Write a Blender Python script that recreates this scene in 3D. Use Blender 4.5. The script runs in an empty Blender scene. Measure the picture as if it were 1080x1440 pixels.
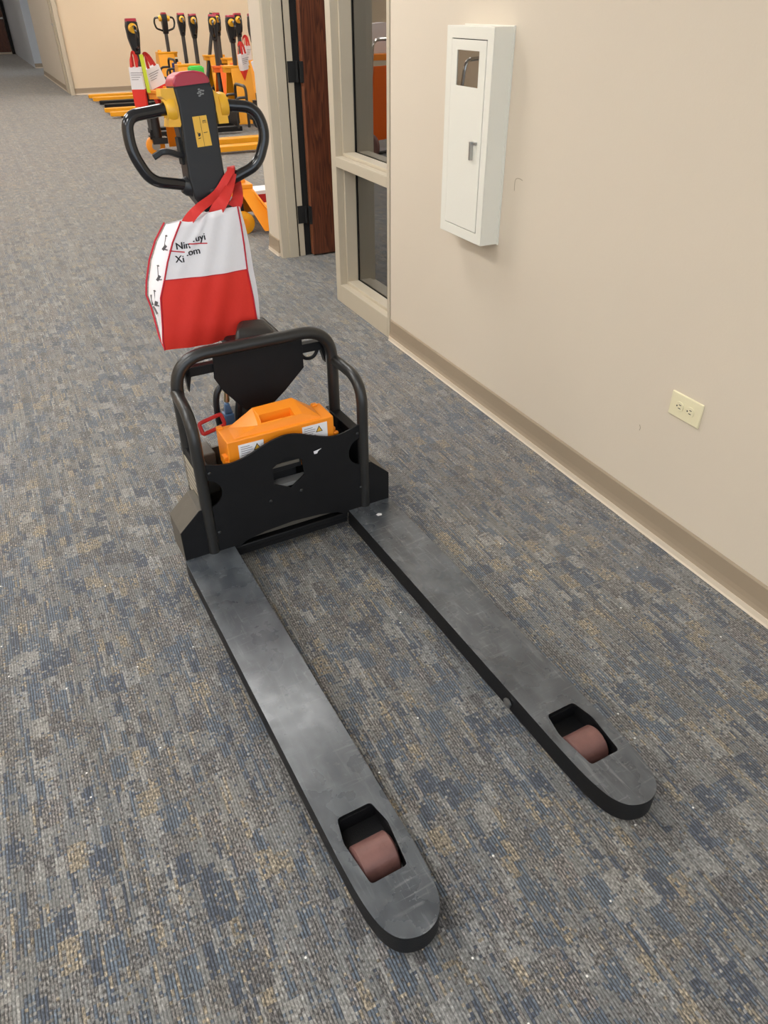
import bpy, bmesh, math, random
from mathutils import Vector, Matrix
from mathutils.geometry import tessellate_polygon
random.seed(4)
sc = bpy.context.scene
C = sc.collection

# ------------------------------------------------------------------ camera
F_PX = 1015.6
def cam_axes(pit, rol, yaw):
    cp, sp = math.cos(pit), math.sin(pit)
    F = Vector((0, cp, -sp)); R = Vector((1, 0, 0)); U = Vector((0, sp, cp))
    c, s = math.cos(rol), math.sin(rol)
    R, U = c*R + s*U, -s*R + c*U
    M = Matrix.Rotation(yaw, 3, 'Z')
    return M @ R, M @ U, M @ F
R_, U_, F_ = cam_axes(0.616349, -0.0076334, -0.4556275)
cam = bpy.data.cameras.new('camera'); cam.sensor_fit = 'AUTO'; cam.sensor_width = 36
cam.lens = 36*F_PX/1440; cam.clip_start = .05; cam.clip_end = 200
co = bpy.data.objects.new('camera', cam); C.objects.link(co)
m = Matrix((R_, U_, -F_)).transposed().to_4x4(); m.translation = (0, 0, 1.4)
co.matrix_world = m
sc.camera = co

# ------------------------------------------------------------------ world, exposure, lights
w = bpy.data.worlds.new('daylight'); sc.world = w; w.use_nodes = True
bg = w.node_tree.nodes['Background']; bg.inputs[0].default_value = (.80, .90, 1, 1); bg.inputs[1].default_value = 1.5
sc.view_settings.view_transform = 'Standard'; sc.view_settings.look = 'None'
sc.view_settings.gamma = 1; sc.view_settings.use_curve_mapping = False
sc.view_settings.exposure = 0.48
PANEL_STRENGTH = 11.0
PANEL_COL = (.99, .98, .955)
HALL_STRENGTH = 10.5
PANELS = [(-.75, y) for y in (0.0, 2.4, 4.8, 7.2, 9.6, 12.0, 14.4)] + [(.75, y) for y in (3.6, 7.4, 11.2, 14.9)] + \
         [(-2.3, y) for y in (0.0, 2.4, 8.4, 11.6)] + [(-.9, y) for y in (17.2, 19.4, 21.8, 24.4, 29.4)] + [(x, y) for x in (3.2, 5.6) for y in (6.2, 8.6, 11, 13.4, 15.3)] + [(3.2, 2.6)]  # rows at far left and in the far corridor are added to brighten them

# ------------------------------------------------------------------ materials
def mat(name, col, rough=.5, metal=0, bump=0, bscale=200, spec=.5, var=0, vscale=8, coat=0):
    m = bpy.data.materials.new(name); m.use_nodes = True
    nt = m.node_tree; b = nt.nodes['Principled BSDF']
    b.inputs['Base Color'].default_value = (*col, 1); b.inputs['Roughness'].default_value = rough
    b.inputs['Metallic'].default_value = metal; b.inputs['Specular IOR Level'].default_value = spec
    b.inputs['Coat Weight'].default_value = coat
    tc = nt.nodes.new('ShaderNodeTexCoord')
    if var:
        n = nt.nodes.new('ShaderNodeTexNoise'); n.inputs['Scale'].default_value = vscale; n.inputs['Detail'].default_value = 4
        nt.links.new(tc.outputs['Object'], n.inputs['Vector'])
        mx = nt.nodes.new('ShaderNodeMix'); mx.data_type = 'RGBA'
        mx.inputs[6].default_value = (*[c*(1-var) for c in col], 1); mx.inputs[7].default_value = (*[min(1, c*(1+var)) for c in col], 1)
        nt.links.new(n.outputs['Fac'], mx.inputs[0]); nt.links.new(mx.outputs[2], b.inputs['Base Color'])
    if bump:
        n = nt.nodes.new('ShaderNodeTexNoise'); n.inputs['Scale'].default_value = bscale; n.inputs['Detail'].default_value = 3
        nt.links.new(tc.outputs['Object'], n.inputs['Vector'])
        bp = nt.nodes.new('ShaderNodeBump'); bp.inputs['Strength'].default_value = bump; bp.inputs['Distance'].default_value = .002
        nt.links.new(n.outputs['Fac'], bp.inputs['Height']); nt.links.new(bp.outputs['Normal'], b.inputs['Normal'])
    return m
def N(nt, t, **kw):
    n = nt.nodes.new(t)
    for k, v in kw.items(): setattr(n, k, v)
    return n
def math_n(nt, op, a, b=None, c=None):
    n = nt.nodes.new('ShaderNodeMath'); n.operation = op
    for i, v in enumerate((a, b, c)):
        if v is None: continue
        if isinstance(v, (int, float)): n.inputs[i].default_value = v
        else: nt.links.new(v, n.inputs[i])
    return n.outputs[0]
def mixc(nt, f, a, b, mode='MIX'):
    n = nt.nodes.new('ShaderNodeMix'); n.data_type = 'RGBA'; n.blend_type = mode
    for i, v in ((0, f), (6, a), (7, b)):
        if isinstance(v, (int, float)): n.inputs[i].default_value = v
        elif isinstance(v, tuple): n.inputs[i].default_value = (*v, 1)
        else: nt.links.new(v, n.inputs[i])
    return n.outputs[2]
def ramp(nt, fac, stops, interp='CONSTANT'):
    n = nt.nodes.new('ShaderNodeValToRGB'); n.color_ramp.interpolation = interp
    e = n.color_ramp.elements
    e[0].position, e[0].color = stops[0][0], (*stops[0][1], 1)
    e[1].position, e[1].color = stops[1][0], (*stops[1][1], 1)
    for p, c in stops[2:]:
        k = e.new(p); k.color = (*c, 1)
    nt.links.new(fac, n.inputs[0]); return n.outputs[0]

def carpet_mat():
    m = bpy.data.materials.new('carpet'); m.use_nodes = True; nt = m.node_tree; b = nt.nodes['Principled BSDF']
    b.inputs['Roughness'].default_value = .92; b.inputs['Specular IOR Level'].default_value = .25
    b.inputs['Sheen Weight'].default_value = .4; b.inputs['Sheen Roughness'].default_value = .5
    b.inputs['Sheen Tint'].default_value = (.9, .85, .78, 1)
    g = N(nt, 'ShaderNodeNewGeometry'); s = N(nt, 'ShaderNodeSeparateXYZ'); nt.links.new(g.outputs['Position'], s.inputs[0])
    X, Y = s.outputs[0], s.outputs[1]
    P = .0062
    rib = math_n(nt, 'FLOOR', math_n(nt, 'DIVIDE', X, P))
    def cell(u, v, seed):
        c = N(nt, 'ShaderNodeCombineXYZ'); nt.links.new(u, c.inputs[0]); nt.links.new(v, c.inputs[1]); c.inputs[2].default_value = seed
        wn = N(nt, 'ShaderNodeTexWhiteNoise', noise_dimensions='3D'); nt.links.new(c.outputs[0], wn.inputs['Vector'])
        return wn.outputs['Value']
    def rnd1(u, seed):
        wn = N(nt, 'ShaderNodeTexWhiteNoise', noise_dimensions='2D')
        c = N(nt, 'ShaderNodeCombineXYZ'); nt.links.new(u, c.inputs[0]); c.inputs[1].default_value = seed
        nt.links.new(c.outputs[0], wn.inputs['Vector']); return wn.outputs['Value']
    types = [  # start, colour, groove strength, fleck strength
        (0, (.125, .150, .184), .97, .55), (.18, (.085, .100, .130), .92, .6), (.26, (.196, .196, .190), .50, .50), (.48, (.182, .173, .163), .75, 1.0),
        (.70, (.260, .255, .242), .40, .60), (.81, (.265, .226, .170), .60, 1.0), (.89, (.135, .128, .126), .80, 1.0), (.95, (.200, .184, .174), .8, 1.0)]
    def layer(nr, ln, seed):
        u = math_n(nt, 'FLOOR', math_n(nt, 'DIVIDE', math_n(nt, 'ADD', rib, .5+seed), nr))
        off = math_n(nt, 'MULTIPLY', rnd1(u, seed), 9.0)
        v = math_n(nt, 'FLOOR', math_n(nt, 'ADD', math_n(nt, 'DIVIDE', Y, ln), off))
        return cell(u, v, seed), cell(u, v, seed+40)
    a1, a2 = layer(6, .062, 1); b1, b2 = layer(3, .048, 2); c1, c2 = layer(1, .070, 3)
    def sel(msk, x, y):   # x where msk else y
        return math_n(nt, 'ADD', math_n(nt, 'MULTIPLY', msk, x), math_n(nt, 'MULTIPLY', math_n(nt, 'SUBTRACT', 1.0, msk), y))
    V = sel(math_n(nt, 'GREATER_THAN', b2, .50), b1, c1)
    V = sel(math_n(nt, 'GREATER_THAN', a2, .66), a1, V)
    yv = math_n(nt, 'FLOOR', math_n(nt, 'DIVIDE', Y, .0058))
    e1, e2 = cell(rib, yv, 11), cell(rib, yv, 12)      # single loops that break up the blocks
    V = sel(math_n(nt, 'LESS_THAN', e2, .22), e1, V)
    col = ramp(nt, V, [(p, c) for p, c, g_, f_ in types])
    # tone wanders a little from rib to rib
    col = mixc(nt, 1.0, col, ramp(nt, rnd1(rib, 7), [(0, (.86,)*3), (1, (1.14,)*3)], 'LINEAR'), 'MULTIPLY')
    GS = ramp(nt, V, [(p, (g_,)*3) for p, c, g_, f_ in types]); FS = ramp(nt, V, [(p, (f_,)*3) for p, c, g_, f_ in types])
    # yarn flecks: fine noise, loops along each rib
    mp = N(nt, 'ShaderNodeMapping'); mp.inputs['Scale'].default_value = (1, .55, 1); nt.links.new(g.outputs['Position'], mp.inputs[0])
    n1 = N(nt, 'ShaderNodeTexNoise'); n1.inputs['Scale'].default_value = 270; n1.inputs['Detail'].default_value = 2; nt.links.new(mp.outputs[0], n1.inputs['Vector'])
    fl = ramp(nt, n1.outputs['Fac'], [(0, (.12,)*3), (.36, (.38,)*3), (.48, (.92,)*3), (.60, (1.35,)*3), (.72, (2.3,)*3)], 'LINEAR')
    col = mixc(nt, 1.0, col, mixc(nt, FS, (1, 1, 1), fl), 'MULTIPLY')
    col = mixc(nt, 1.0, col, (.93, .93, .93), 'MULTIPLY')
    # grooves between the ribs, broken up
    fx = math_n(nt, 'FRACT', math_n(nt, 'DIVIDE', X, P))
    d = math_n(nt, 'ABSOLUTE', math_n(nt, 'SUBTRACT', fx, .5))
    n2 = N(nt, 'ShaderNodeTexNoise'); n2.inputs['Scale'].default_value = 26; n2.inputs['Detail'].default_value = 3
    mp2 = N(nt, 'ShaderNodeMapping'); mp2.inputs['Scale'].default_value = (2.5, .7, 1); nt.links.new(g.outputs['Position'], mp2.inputs[0]); nt.links.new(mp2.outputs[0], n2.inputs['Vector'])
    gw = N(nt, 'ShaderNodeMapRange'); gw.inputs[1].default_value = .22; gw.inputs[2].default_value = .42; nt.links.new(d, gw.inputs[0])
    gs = N(nt, 'ShaderNodeMapRange'); gs.inputs[1].default_value = .38; gs.inputs[2].default_value = .60; gs.inputs[3].default_value = .72; gs.inputs[4].default_value = 1.0
    nt.links.new(n2.outputs['Fac'], gs.inputs[0])
    gf = math_n(nt, 'MULTIPLY', math_n(nt, 'MULTIPLY', gw.outputs[0], gs.outputs[0]), GS)
    col = mixc(nt, gf, col, (.022, .024, .028))
    # very soft large blotches of wear
    n3 = N(nt, 'ShaderNodeTexNoise'); n3.inputs['Scale'].default_value = 3.0; n3.inputs['Detail'].default_value = 2; nt.links.new(g.outputs['Position'], n3.inputs['Vector'])
    wr = ramp(nt, n3.outputs['Fac'], [(.3, (.93, .95, .99)), (.7, (1.06, 1.03, .99))], 'LINEAR')
    col = mixc(nt, 1.0, col, wr, 'MULTIPLY')
    # scattered specks of pale lint
    vo = N(nt, 'ShaderNodeTexVoronoi', voronoi_dimensions='2D'); vo.inputs['Scale'].default_value = 7; nt.links.new(g.outputs['Position'], vo.inputs['Vector'])
    sx = N(nt, 'ShaderNodeSeparateXYZ'); nt.links.new(vo.outputs['Color'], sx.inputs[0])
    lint = math_n(nt, 'MULTIPLY', math_n(nt, 'LESS_THAN', vo.outputs['Distance'], .016), math_n(nt, 'GREATER_THAN', sx.outputs[0], .72))
    col = mixc(nt, lint, col, (.75, .73, .70))
    nt.links.new(col, b.inputs['Base Color'])
    bp = N(nt, 'ShaderNodeBump'); bp.inputs['Strength'].default_value = .5; bp.inputs['Distance'].default_value = .003
    hh = math_n(nt, 'SUBTRACT', n1.outputs['Fac'], gf)
    nt.links.new(hh, bp.inputs['Height']); nt.links.new(bp.outputs['Normal'], b.inputs['Normal'])
    return m

def worn_steel():
    m = bpy.data.materials.new('worn_fork_paint'); m.use_nodes = True; nt = m.node_tree; b = nt.nodes['Principled BSDF']
    tc = N(nt, 'ShaderNodeTexCoord')
    def noise(scale, vec=(1, 1, 1), det=4, rot=0, dist=0):
        mp = N(nt, 'ShaderNodeMapping'); mp.inputs['Scale'].default_value = vec; mp.inputs['Rotation'].default_value = (0, 0, rot)
        nt.links.new(tc.outputs['Object'], mp.inputs[0])
        n = N(nt, 'ShaderNodeTexNoise'); n.inputs['Scale'].default_value = scale; n.inputs['Detail'].default_value = det
        n.inputs['Distortion'].default_value = dist
        nt.links.new(mp.outputs[0], n.inputs['Vector']); return n.outputs['Fac']
    col = ramp(nt, noise(9), [(.3, (.031, .037, .045)), (.7, (.064, .072, .083))], 'LINEAR')
    s1 = ramp(nt, noise(9, (11, 1.0, 1), 7, .35, 1.2), [(.58, (0,)*3), (.74, (1,)*3)], 'LINEAR')
    s2 = ramp(nt, noise(7, (1.3, 11, 1), 7, -.9, 1.6), [(.59, (0,)*3), (.74, (1,)*3)], 'LINEAR')
    s3 = ramp(nt, noise(60, (1, 1, 1), 5), [(.63, (0,)*3), (.74, (1,)*3)], 'LINEAR')
    msk = ramp(nt, noise(5), [(.40, (.15,)*3), (.62, (1,)*3)], 'LINEAR')
    sc_ = mixc(nt, 1.0, mixc(nt, 1.0, s1, s2, 'ADD'), s3, 'ADD')
    sc_ = mixc(nt, 1.0, sc_, msk, 'MULTIPLY')
    col = mixc(nt, math_n(nt, 'MULTIPLY', sc_, .34), col, (.42, .42, .42))
    haze = ramp(nt, noise(22, (1, .6, 1), 10, dist=.4), [(.42, (0,)*3), (.72, (1,)*3)], 'LINEAR')
    col = mixc(nt, math_n(nt, 'MULTIPLY', haze, .34), col, (.19, .205, .22))
    nt.links.new(col, b.inputs['Base Color'])
    r = ramp(nt, noise(11, det=6), [(.3, (.20,)*3), (.7, (.38,)*3)], 'LINEAR')
    nt.links.new(r, b.inputs['Roughness']); b.inputs['Specular IOR Level'].default_value = .9
    return m

def wood_mat():
    m = bpy.data.materials.new('stained_wood'); m.use_nodes = True; nt = m.node_tree; b = nt.nodes['Principled BSDF']
    g = N(nt, 'ShaderNodeNewGeometry')
    mp = N(nt, 'ShaderNodeMapping'); mp.inputs['Scale'].default_value = (6, 6, .45); nt.links.new(g.outputs['Position'], mp.inputs[0])
    n = N(nt, 'ShaderNodeTexNoise'); n.inputs['Scale'].default_value = 3.0; n.inputs['Detail'].default_value = 3; nt.links.new(mp.outputs[0], n.inputs['Vector'])
    v = math_n(nt, 'FRACT', math_n(nt, 'MULTIPLY', n.outputs['Fac'], 9))
    col = ramp(nt, v, [(0, (.060, .016, .007)), (.5, (.125, .034, .014)), (.85, (.150, .045, .018)), (1, (.060, .016, .007))], 'LINEAR')
    mp2 = N(nt, 'ShaderNodeMapping'); mp2.inputs['Scale'].default_value = (300, 300, 6); nt.links.new(g.outputs['Position'], mp2.inputs[0])
    n2 = N(nt, 'ShaderNodeTexNoise'); n2.inputs['Scale'].default_value = 1; nt.links.new(mp2.outputs[0], n2.inputs['Vector'])
    f = ramp(nt, n2.outputs['Fac'], [(.3, (.75,)*3), (.7, (1.2,)*3)], 'LINEAR')
    nt.links.new(mixc(nt, 1.0, col, f, 'MULTIPLY'), b.inputs['Base Color']); b.inputs['Roughness'].default_value = .42
    return m

def glass_mat(name, tint, ior=1.9):
    m = bpy.data.materials.new(name); m.use_nodes = True; nt = m.node_tree; nt.nodes.clear()
    o = N(nt, 'ShaderNodeOutputMaterial'); mx = N(nt, 'ShaderNodeMixShader'); t = N(nt, 'ShaderNodeBsdfTransparent')
    gl = N(nt, 'ShaderNodeBsdfGlossy'); gl.inputs['Roughness'].default_value = .0; fr = N(nt, 'ShaderNodeFresnel'); fr.inputs[0].default_value = ior
    t.inputs[0].default_value = (*tint, 1); gl.inputs[0].default_value = (1, 1, 1, 1)
    nt.links.new(fr.outputs[0], mx.inputs[0]); nt.links.new(t.outputs[0], mx.inputs[1]); nt.links.new(gl.outputs[0], mx.inputs[2]); nt.links.new(mx.outputs[0], o.inputs[0])
    return m
def emit_mat(name, col, s):
    m = bpy.data.materials.new(name); m.use_nodes = True; nt = m.node_tree; nt.nodes.clear()
    o = N(nt, 'ShaderNodeOutputMaterial'); e = N(nt, 'ShaderNodeEmission'); e.inputs[0].default_value = (*col, 1); e.inputs[1].default_value = s
    nt.links.new(e.outputs[0], o.inputs[0]); return m

M = dict(
    carpet=carpet_mat(), fork=worn_steel(), wood=wood_mat(),
    wall=mat('beige_wall_paint', (.67, .585, .475), .6, bump=.15, bscale=160, var=.02, vscale=2),
    wall_warm=mat('tan_wall_paint', (.72, .59, .425), .6, bump=.15, bscale=160),
    wall_cool=mat('grey_wall_paint', (.56, .59, .63), .4),
    frame=mat('frame_paint', (.52, .455, .35), .42, var=.03),
    cove=mat('cove_base_vinyl', (.335, .262, .185), .5, var=.06, vscale=5),
    cove_toe=mat('cove_base_toe', (.68, .58, .46), .5),
    ceiling=mat('ceiling_tile', (.75, .74, .70), .8, bump=.3, bscale=60),
    white=mat('white_enamel', (.80, .78, .70), .35), white_side=mat('white_enamel_side', (.72, .72, .71), .4),
    seam=mat('dark_seam', (.05, .045, .04), .7),
    chrome=mat('chrome', (.75, .75, .75), .18, 1), steel=mat('brushed_steel', (.45, .45, .44), .35, 1),
    ivory=mat('ivory_plastic', (.80, .73, .50), .35),
    black=mat('black_powder_coat', (.007, .007, .008), .48, bump=.25, bscale=500, spec=.28, var=.25, vscale=20),
    tube=mat('black_tube_paint', (.016, .0155, .015), .36, spec=.6, bump=.12, bscale=300, var=.3, vscale=12),
    grey_edge=mat('grey_chassis_paint', (.10, .088, .072), .55, var=.2, vscale=25, bump=.3, bscale=200),
    plastic=mat('black_plastic', (.012, .0125, .0145), .38, bump=.2, bscale=600, spec=.45),
    gloss=mat('glossy_black_grip', (.010, .010, .012), .16, spec=.6),
    red_cap=mat('red_plastic', (.38, .030, .055), .32), red=mat('red_plastic_loop', (.50, .02, .02), .35),
    yellow=mat('yellow_plastic', (.78, .42, .03), .32), sticker=mat('yellow_sticker', (.76, .44, .05), .4),
    orange=mat('orange_plastic', (.90, .27, .012), .38, bump=.1, bscale=300),
    truck_yellow=mat('truck_yellow_paint', (.85, .36, .010), .35), truck_orange=mat('truck_orange_paint', (.90, .15, .01), .4),
    truck_amber=mat('truck_amber_paint', (.88, .30, .008), .35),
    pu=mat('worn_red_polyurethane', (.170, .080, .070), .5, var=.35, vscale=35, bump=.3, bscale=150),
    leather=mat('black_vinyl_pad', (.028, .024, .022), .42, bump=.25, bscale=120),
    bag_w=mat('white_woven_fabric', (.80, .78, .81), .75, bump=.5, bscale=45), bag_r=mat('red_woven_fabric', (.74, .030, .017), .65, bump=.5, bscale=45),
    shaft=mat('grey_tiller_paint', (.050, .048, .047), .45), strap=mat('red_strap_fabric', (.62, .028, .022), .7, bump=.5, bscale=200), piping=mat('dark_red_piping', (.50, .012, .03), .6),
    ink=mat('black_ink', (.012, .012, .014), .6), ink_soft=mat('grey_ink', (.12, .11, .12), .6), paper=mat('white_sticker', (.82, .80, .82), .45),
    plate=mat('beige_metal_plate', (.42, .37, .28), .4), blue=mat('blue_plastic', (.08, .16, .30), .35), brass=mat('brass', (.6, .5, .3), .3, 1),
    dark=mat('dark_void', (.006, .006, .006), .8), grey=mat('grey_metal', (.22, .22, .22), .45, .4), green=mat('green_plastic', (.06, .62, .08), .5),
    lime=mat('lime_tag', (.62, .72, .04), .5),
    glass=glass_mat('tinted_reflective_glass', (.75, .70, .68), 3.4), cab_glass=glass_mat('cabinet_glass', (.5, .45, .4), 3.5),
    blue_deep=mat('deep_blue_plastic', (.01, .03, .22), .4), scuff=mat('wall_scuff', (.40, .33, .24), .7), pine=mat('varnished_pine', (.55, .30, .12), .4), edge_wood=mat('lighter_edge_wood', (.22, .075, .035), .45),
    panel=emit_mat('light_diffuser', PANEL_COL, PANEL_STRENGTH), panel_hall=emit_mat('light_diffuser_hall', (1, .95, .88), HALL_STRENGTH),
)

# ------------------------------------------------------------------ mesh helpers
class MB:
    def __init__(s): s.v, s.f, s.m = [], [], []
    def add(s, vs, fs, mi=0):
        b = len(s.v); s.v += [Vector(p) for p in vs]; s.f += [tuple(b+i for i in f) for f in fs]; s.m += [mi]*len(fs); return s
    def box(s, a, b, mi=0):
        x0, y0, z0 = a; x1, y1, z1 = b
        return s.add([(x0,y0,z0),(x1,y0,z0),(x1,y1,z0),(x0,y1,z0),(x0,y0,z1),(x1,y0,z1),(x1,y1,z1),(x0,y1,z1)],
                     [(0,3,2,1),(4,5,6,7),(0,1,5,4),(1,2,6,5),(2,3,7,6),(3,0,4,7)], mi)
    def hexa(s, v8, mi=0):
        return s.add(v8, [(0,3,2,1),(4,5,6,7),(0,1,5,4),(1,2,6,5),(2,3,7,6),(3,0,4,7)], mi)
    def prism(s, poly, a, b, axis='z', holes=(), mi=0, f=None):
        """extrude a 2D polygon (with holes) along an axis; f maps (p, q, depth) to a point"""
        if f is None:
            f = {'z': lambda p, q, d: (p, q, d), 'y': lambda p, q, d: (p, d, q), 'x': lambda p, q, d: (d, p, q)}[axis]
        loops = [list(poly)] + [list(h) for h in holes]
        tris = tessellate_polygon([[Vector((p[0], p[1], 0)) for p in l] for l in loops])
        flat = [p for l in loops for p in l]; n = len(flat)
        vs = [f(p[0], p[1], a) for p in flat] + [f(p[0], p[1], b) for p in flat]
        fs = [tuple(t) for t in tris] + [tuple(i+n for i in reversed(t)) for t in tris]
        k = 0
        for l in loops:
            for i in range(len(l)): j = (i+1) % len(l); fs.append((k+i, k+j, k+j+n, k+i+n))
            k += len(l)
        return s.add(vs, fs, mi)
    def cyl(s, p0, p1, r0, r1=None, n=24, mi=0, cap=True):
        r1 = r0 if r1 is None else r1
        p0, p1 = Vector(p0), Vector(p1); t = (p1-p0).normalized(); u = t.orthogonal().normalized(); v = t.cross(u)
        vs = []
        for p, r in ((p0, r0), (p1, r1)):
            vs += [p + (u*math.cos(2*math.pi*i/n) + v*math.sin(2*math.pi*i/n))*r for i in range(n)]
        fs = [(i, (i+1) % n, n+(i+1) % n, n+i) for i in range(n)]
        if cap: fs += [tuple(range(n-1, -1, -1)), tuple(range(n, 2*n))]
        return s.add(vs, fs, mi)
    def lathe(s, p0, axis, prof, n=32, mi=0):
        """profile of (distance along the axis, radius)"""
        p0 = Vector(p0); t = Vector(axis).normalized(); u = t.orthogonal().normalized(); v = t.cross(u); vs = []
        for d, r in prof: vs += [p0 + t*d + (u*math.cos(2*math.pi*i/n) + v*math.sin(2*math.pi*i/n))*r for i in range(n)]
        fs = [(k*n+i, k*n+(i+1) % n, (k+1)*n+(i+1) % n, (k+1)*n+i) for k in range(len(prof)-1) for i in range(n)]
        fs += [tuple(range(n-1, -1, -1)), tuple(range((len(prof)-1)*n, len(prof)*n))]
        return s.add(vs, fs, mi)
    def tube(s, path, r, n=16, mi=0, closed=False):
        P = [Vector(p) for p in path]; k = len(P); T = []
        for i in range(k):
            a = P[i-1] if (i or closed) else P[0]; b = P[(i+1) % k] if (i < k-1 or closed) else P[-1]
            T.append((b-a).normalized())
        u = T[0].orthogonal().normalized(); vs = []
        for i in range(k):
            u = (u - T[i]*u.dot(T[i])).normalized(); v = T[i].cross(u)
            rr = r[i] if isinstance(r, (list, tuple)) else r
            vs += [P[i] + (u*math.cos(2*math.pi*j/n) + v*math.sin(2*math.pi*j/n))*rr for j in range(n)]
        fs = [(i*n+j, i*n+(j+1) % n, ((i+1) % k)*n+(j+1) % n, ((i+1) % k)*n+j) for i in range(k if closed else k-1) for j in range(n)]
        if not closed: fs += [tuple(range(n-1, -1, -1)), tuple(range((k-1)*n, k*n))]
        return s.add(vs, fs, mi)
    def build(s, name, mats, parent=None, smooth=False, bevel=0, seg=2, loc=None, ang=35):
        me = bpy.data.meshes.new(name); me.from_pydata([tuple(v) for v in s.v], [], s.f); me.update()
        for mm in (mats if isinstance(mats, (list, tuple)) else [mats]): me.materials.append(M[mm] if isinstance(mm, str) else mm)
        for p, i in zip(me.polygons, s.m): p.material_index = i
        bm = bmesh.new(); bm.from_mesh(me); bmesh.ops.recalc_face_normals(bm, faces=bm.faces); bm.to_mesh(me); bm.free()
        o = bpy.data.objects.new(name, me); C.objects.link(o)
        if parent: o.parent = parent
        if loc: o.location = loc
        if bevel:
            md = o.modifiers.new('bevel', 'BEVEL'); md.width = bevel; md.segments = seg; md.limit_method = 'ANGLE'; md.angle_limit = math.radians(ang)
        if smooth or bevel:
            me.shade_smooth()
            try: me.set_sharp_from_angle(angle=math.radians(ang))
            except Exception: pass
        return o
def fillet(P, r, seg=8, closed=False):
    P = [Vector(p) for p in P]; out = []; k = len(P)
    rr = r if isinstance(r, (list, tuple)) else [r]*k
    for i in range(k):
        if not closed and i in (0, k-1): out.append(P[i]); continue
        a, p, b = P[i-1], P[i], P[(i+1) % k]
        d1, d2 = (a-p), (b-p); q = min(rr[i], d1.length*.49, d2.length*.49)
        s, e = p+d1.normalized()*q, p+d2.normalized()*q
        for j in range(seg+1):
            t = j/seg; out.append(s*(1-t)**2 + p*2*t*(1-t) + e*t*t)
    return out
def smooth_line(P, sub=6):
    P = [Vector(p) for p in P]; out = []
    for i in range(len(P)-1):
        a, b, c, d = P[max(i-1, 0)], P[i], P[i+1], P[min(i+2, len(P)-1)]
        for j in range(sub):
            t = j/sub; out.append(.5*((2*b)+(c-a)*t+(2*a-5*b+4*c-d)*t*t+(3*b-a-3*c+d)*t**3))
    out.append(P[-1]); return out
def tag(o, label=None, cat=None, group=None, kind=None):
    for k, v in (('label', label), ('category', cat), ('group', group), ('kind', kind)):
        if v: o[k] = v
    return o
def empty(name, loc, rz=0):
    o = bpy.data.objects.new(name, None); C.objects.link(o); o.location = loc; o.rotation_euler = (0, 0, rz); o.empty_display_size = .1; return o
def struct(name, mb, m, parent=None, **kw):
    o = mb.build(name, m, parent, **kw)
    if not parent: o['kind'] = 'structure'
    return o
def rect(x0, x1, y0, y1): return [(x0, y0), (x1, y0), (x1, y1), (x0, y1)]
def round_poly(P, r, seg=5): return [(v.x, v.y) for v in fillet([(p[0], p[1], 0) for p in P], r, seg, True)]
def ribbon(mb, path, widths, sides, th, mi=0):
    """a strap: cross-section width along `sides`, thickness th"""
    P = [Vector(p) for p in path]; k = len(P); vs = []
    for i in range(k):
        t = (P[min(i+1, k-1)] - P[max(i-1, 0)]).normalized(); s = Vector(sides[i] if isinstance(sides, list) else sides); s = (s - t*s.dot(t)).normalized(); n = t.cross(s)
        for a, b in ((-1, -1), (0, -1.5), (1, -1), (1, 1), (0, .3), (-1, 1)): vs.append(P[i] + s*a*widths[i]/2 + n*b*th/2)
    fs = [(i*6+j, i*6+(j+1) % 6, (i+1)*6+(j+1) % 6, (i+1)*6+j) for i in range(k-1) for j in range(6)]
    fs += [(5, 4, 3, 2, 1, 0), tuple((k-1)*6+j for j in range(6))]
    return mb.add(vs, fs, mi)
def text_geo(body, size):
    cu = bpy.data.curves.new('t', 'FONT'); cu.body = body; cu.size = size; cu.resolution_u = 3
    o = bpy.data.objects.new('t', cu); C.objects.link(o)
    dg = bpy.context.evaluated_depsgraph_get(); me = bpy.data.meshes.new_from_object(o.evaluated_get(dg))
    vs = [v.co.copy() for v in me.vertices]; fs = [tuple(p.vertices) for p in me.polygons]
    bpy.data.objects.remove(o); bpy.data.meshes.remove(me); bpy.data.curves.remove(cu); return vs, fs

# ================================================================== SETTING
WX = 1.573
HC = 2.75
struct('floor', MB().box((-3.3, -2.6, -.05), (8.3, 32.3, 0)), 'carpet')
struct('ceiling', MB().box((-3.3, -2.6, HC), (8.3, 32.3, HC+.06)), 'ceiling')
# corridor wall right of the camera: near length, header over window and door, stub beyond the door
struct('wall_right', MB().box((WX, -2.6, 0), (WX+.14, 3.118, HC)), 'wall')
struct('wall_right', MB().box((WX, 3.118, 2.16), (WX+.14, 4.745, HC)), 'wall')
struct('wall_right', MB().prism([(WX, 4.745), (8.3, 4.745), (8.3, 4.962), (WX, 4.962)], 0, HC), 'wall')
struct('wall_left', MB().box((-3.3, -2.6, 0), (-3.15, 17.5, HC)), 'wall_warm')
struct('wall_left', MB().box((-3.3, 17.5, 0), (-3.15, 32.3, HC)), 'wood')
struct('wall_back', MB().box((1.75, -2.75, 0), (8.3, -2.6, HC)), 'wall')
struct('wall_side', MB().box((8.3, -2.75, 0), (8.45, 16.6, HC)), 'wall_warm')
struct('wall_far', MB().hexa([(1.66, 16.36, 0), (8.3, 16.62, 0), (8.3, 16.8, 0), (1.66, 16.52, 0), (1.66, 16.36, HC), (8.3, 16.62, HC), (8.3, 16.8, HC), (1.66, 16.52, HC)]), 'wall_warm')
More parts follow.
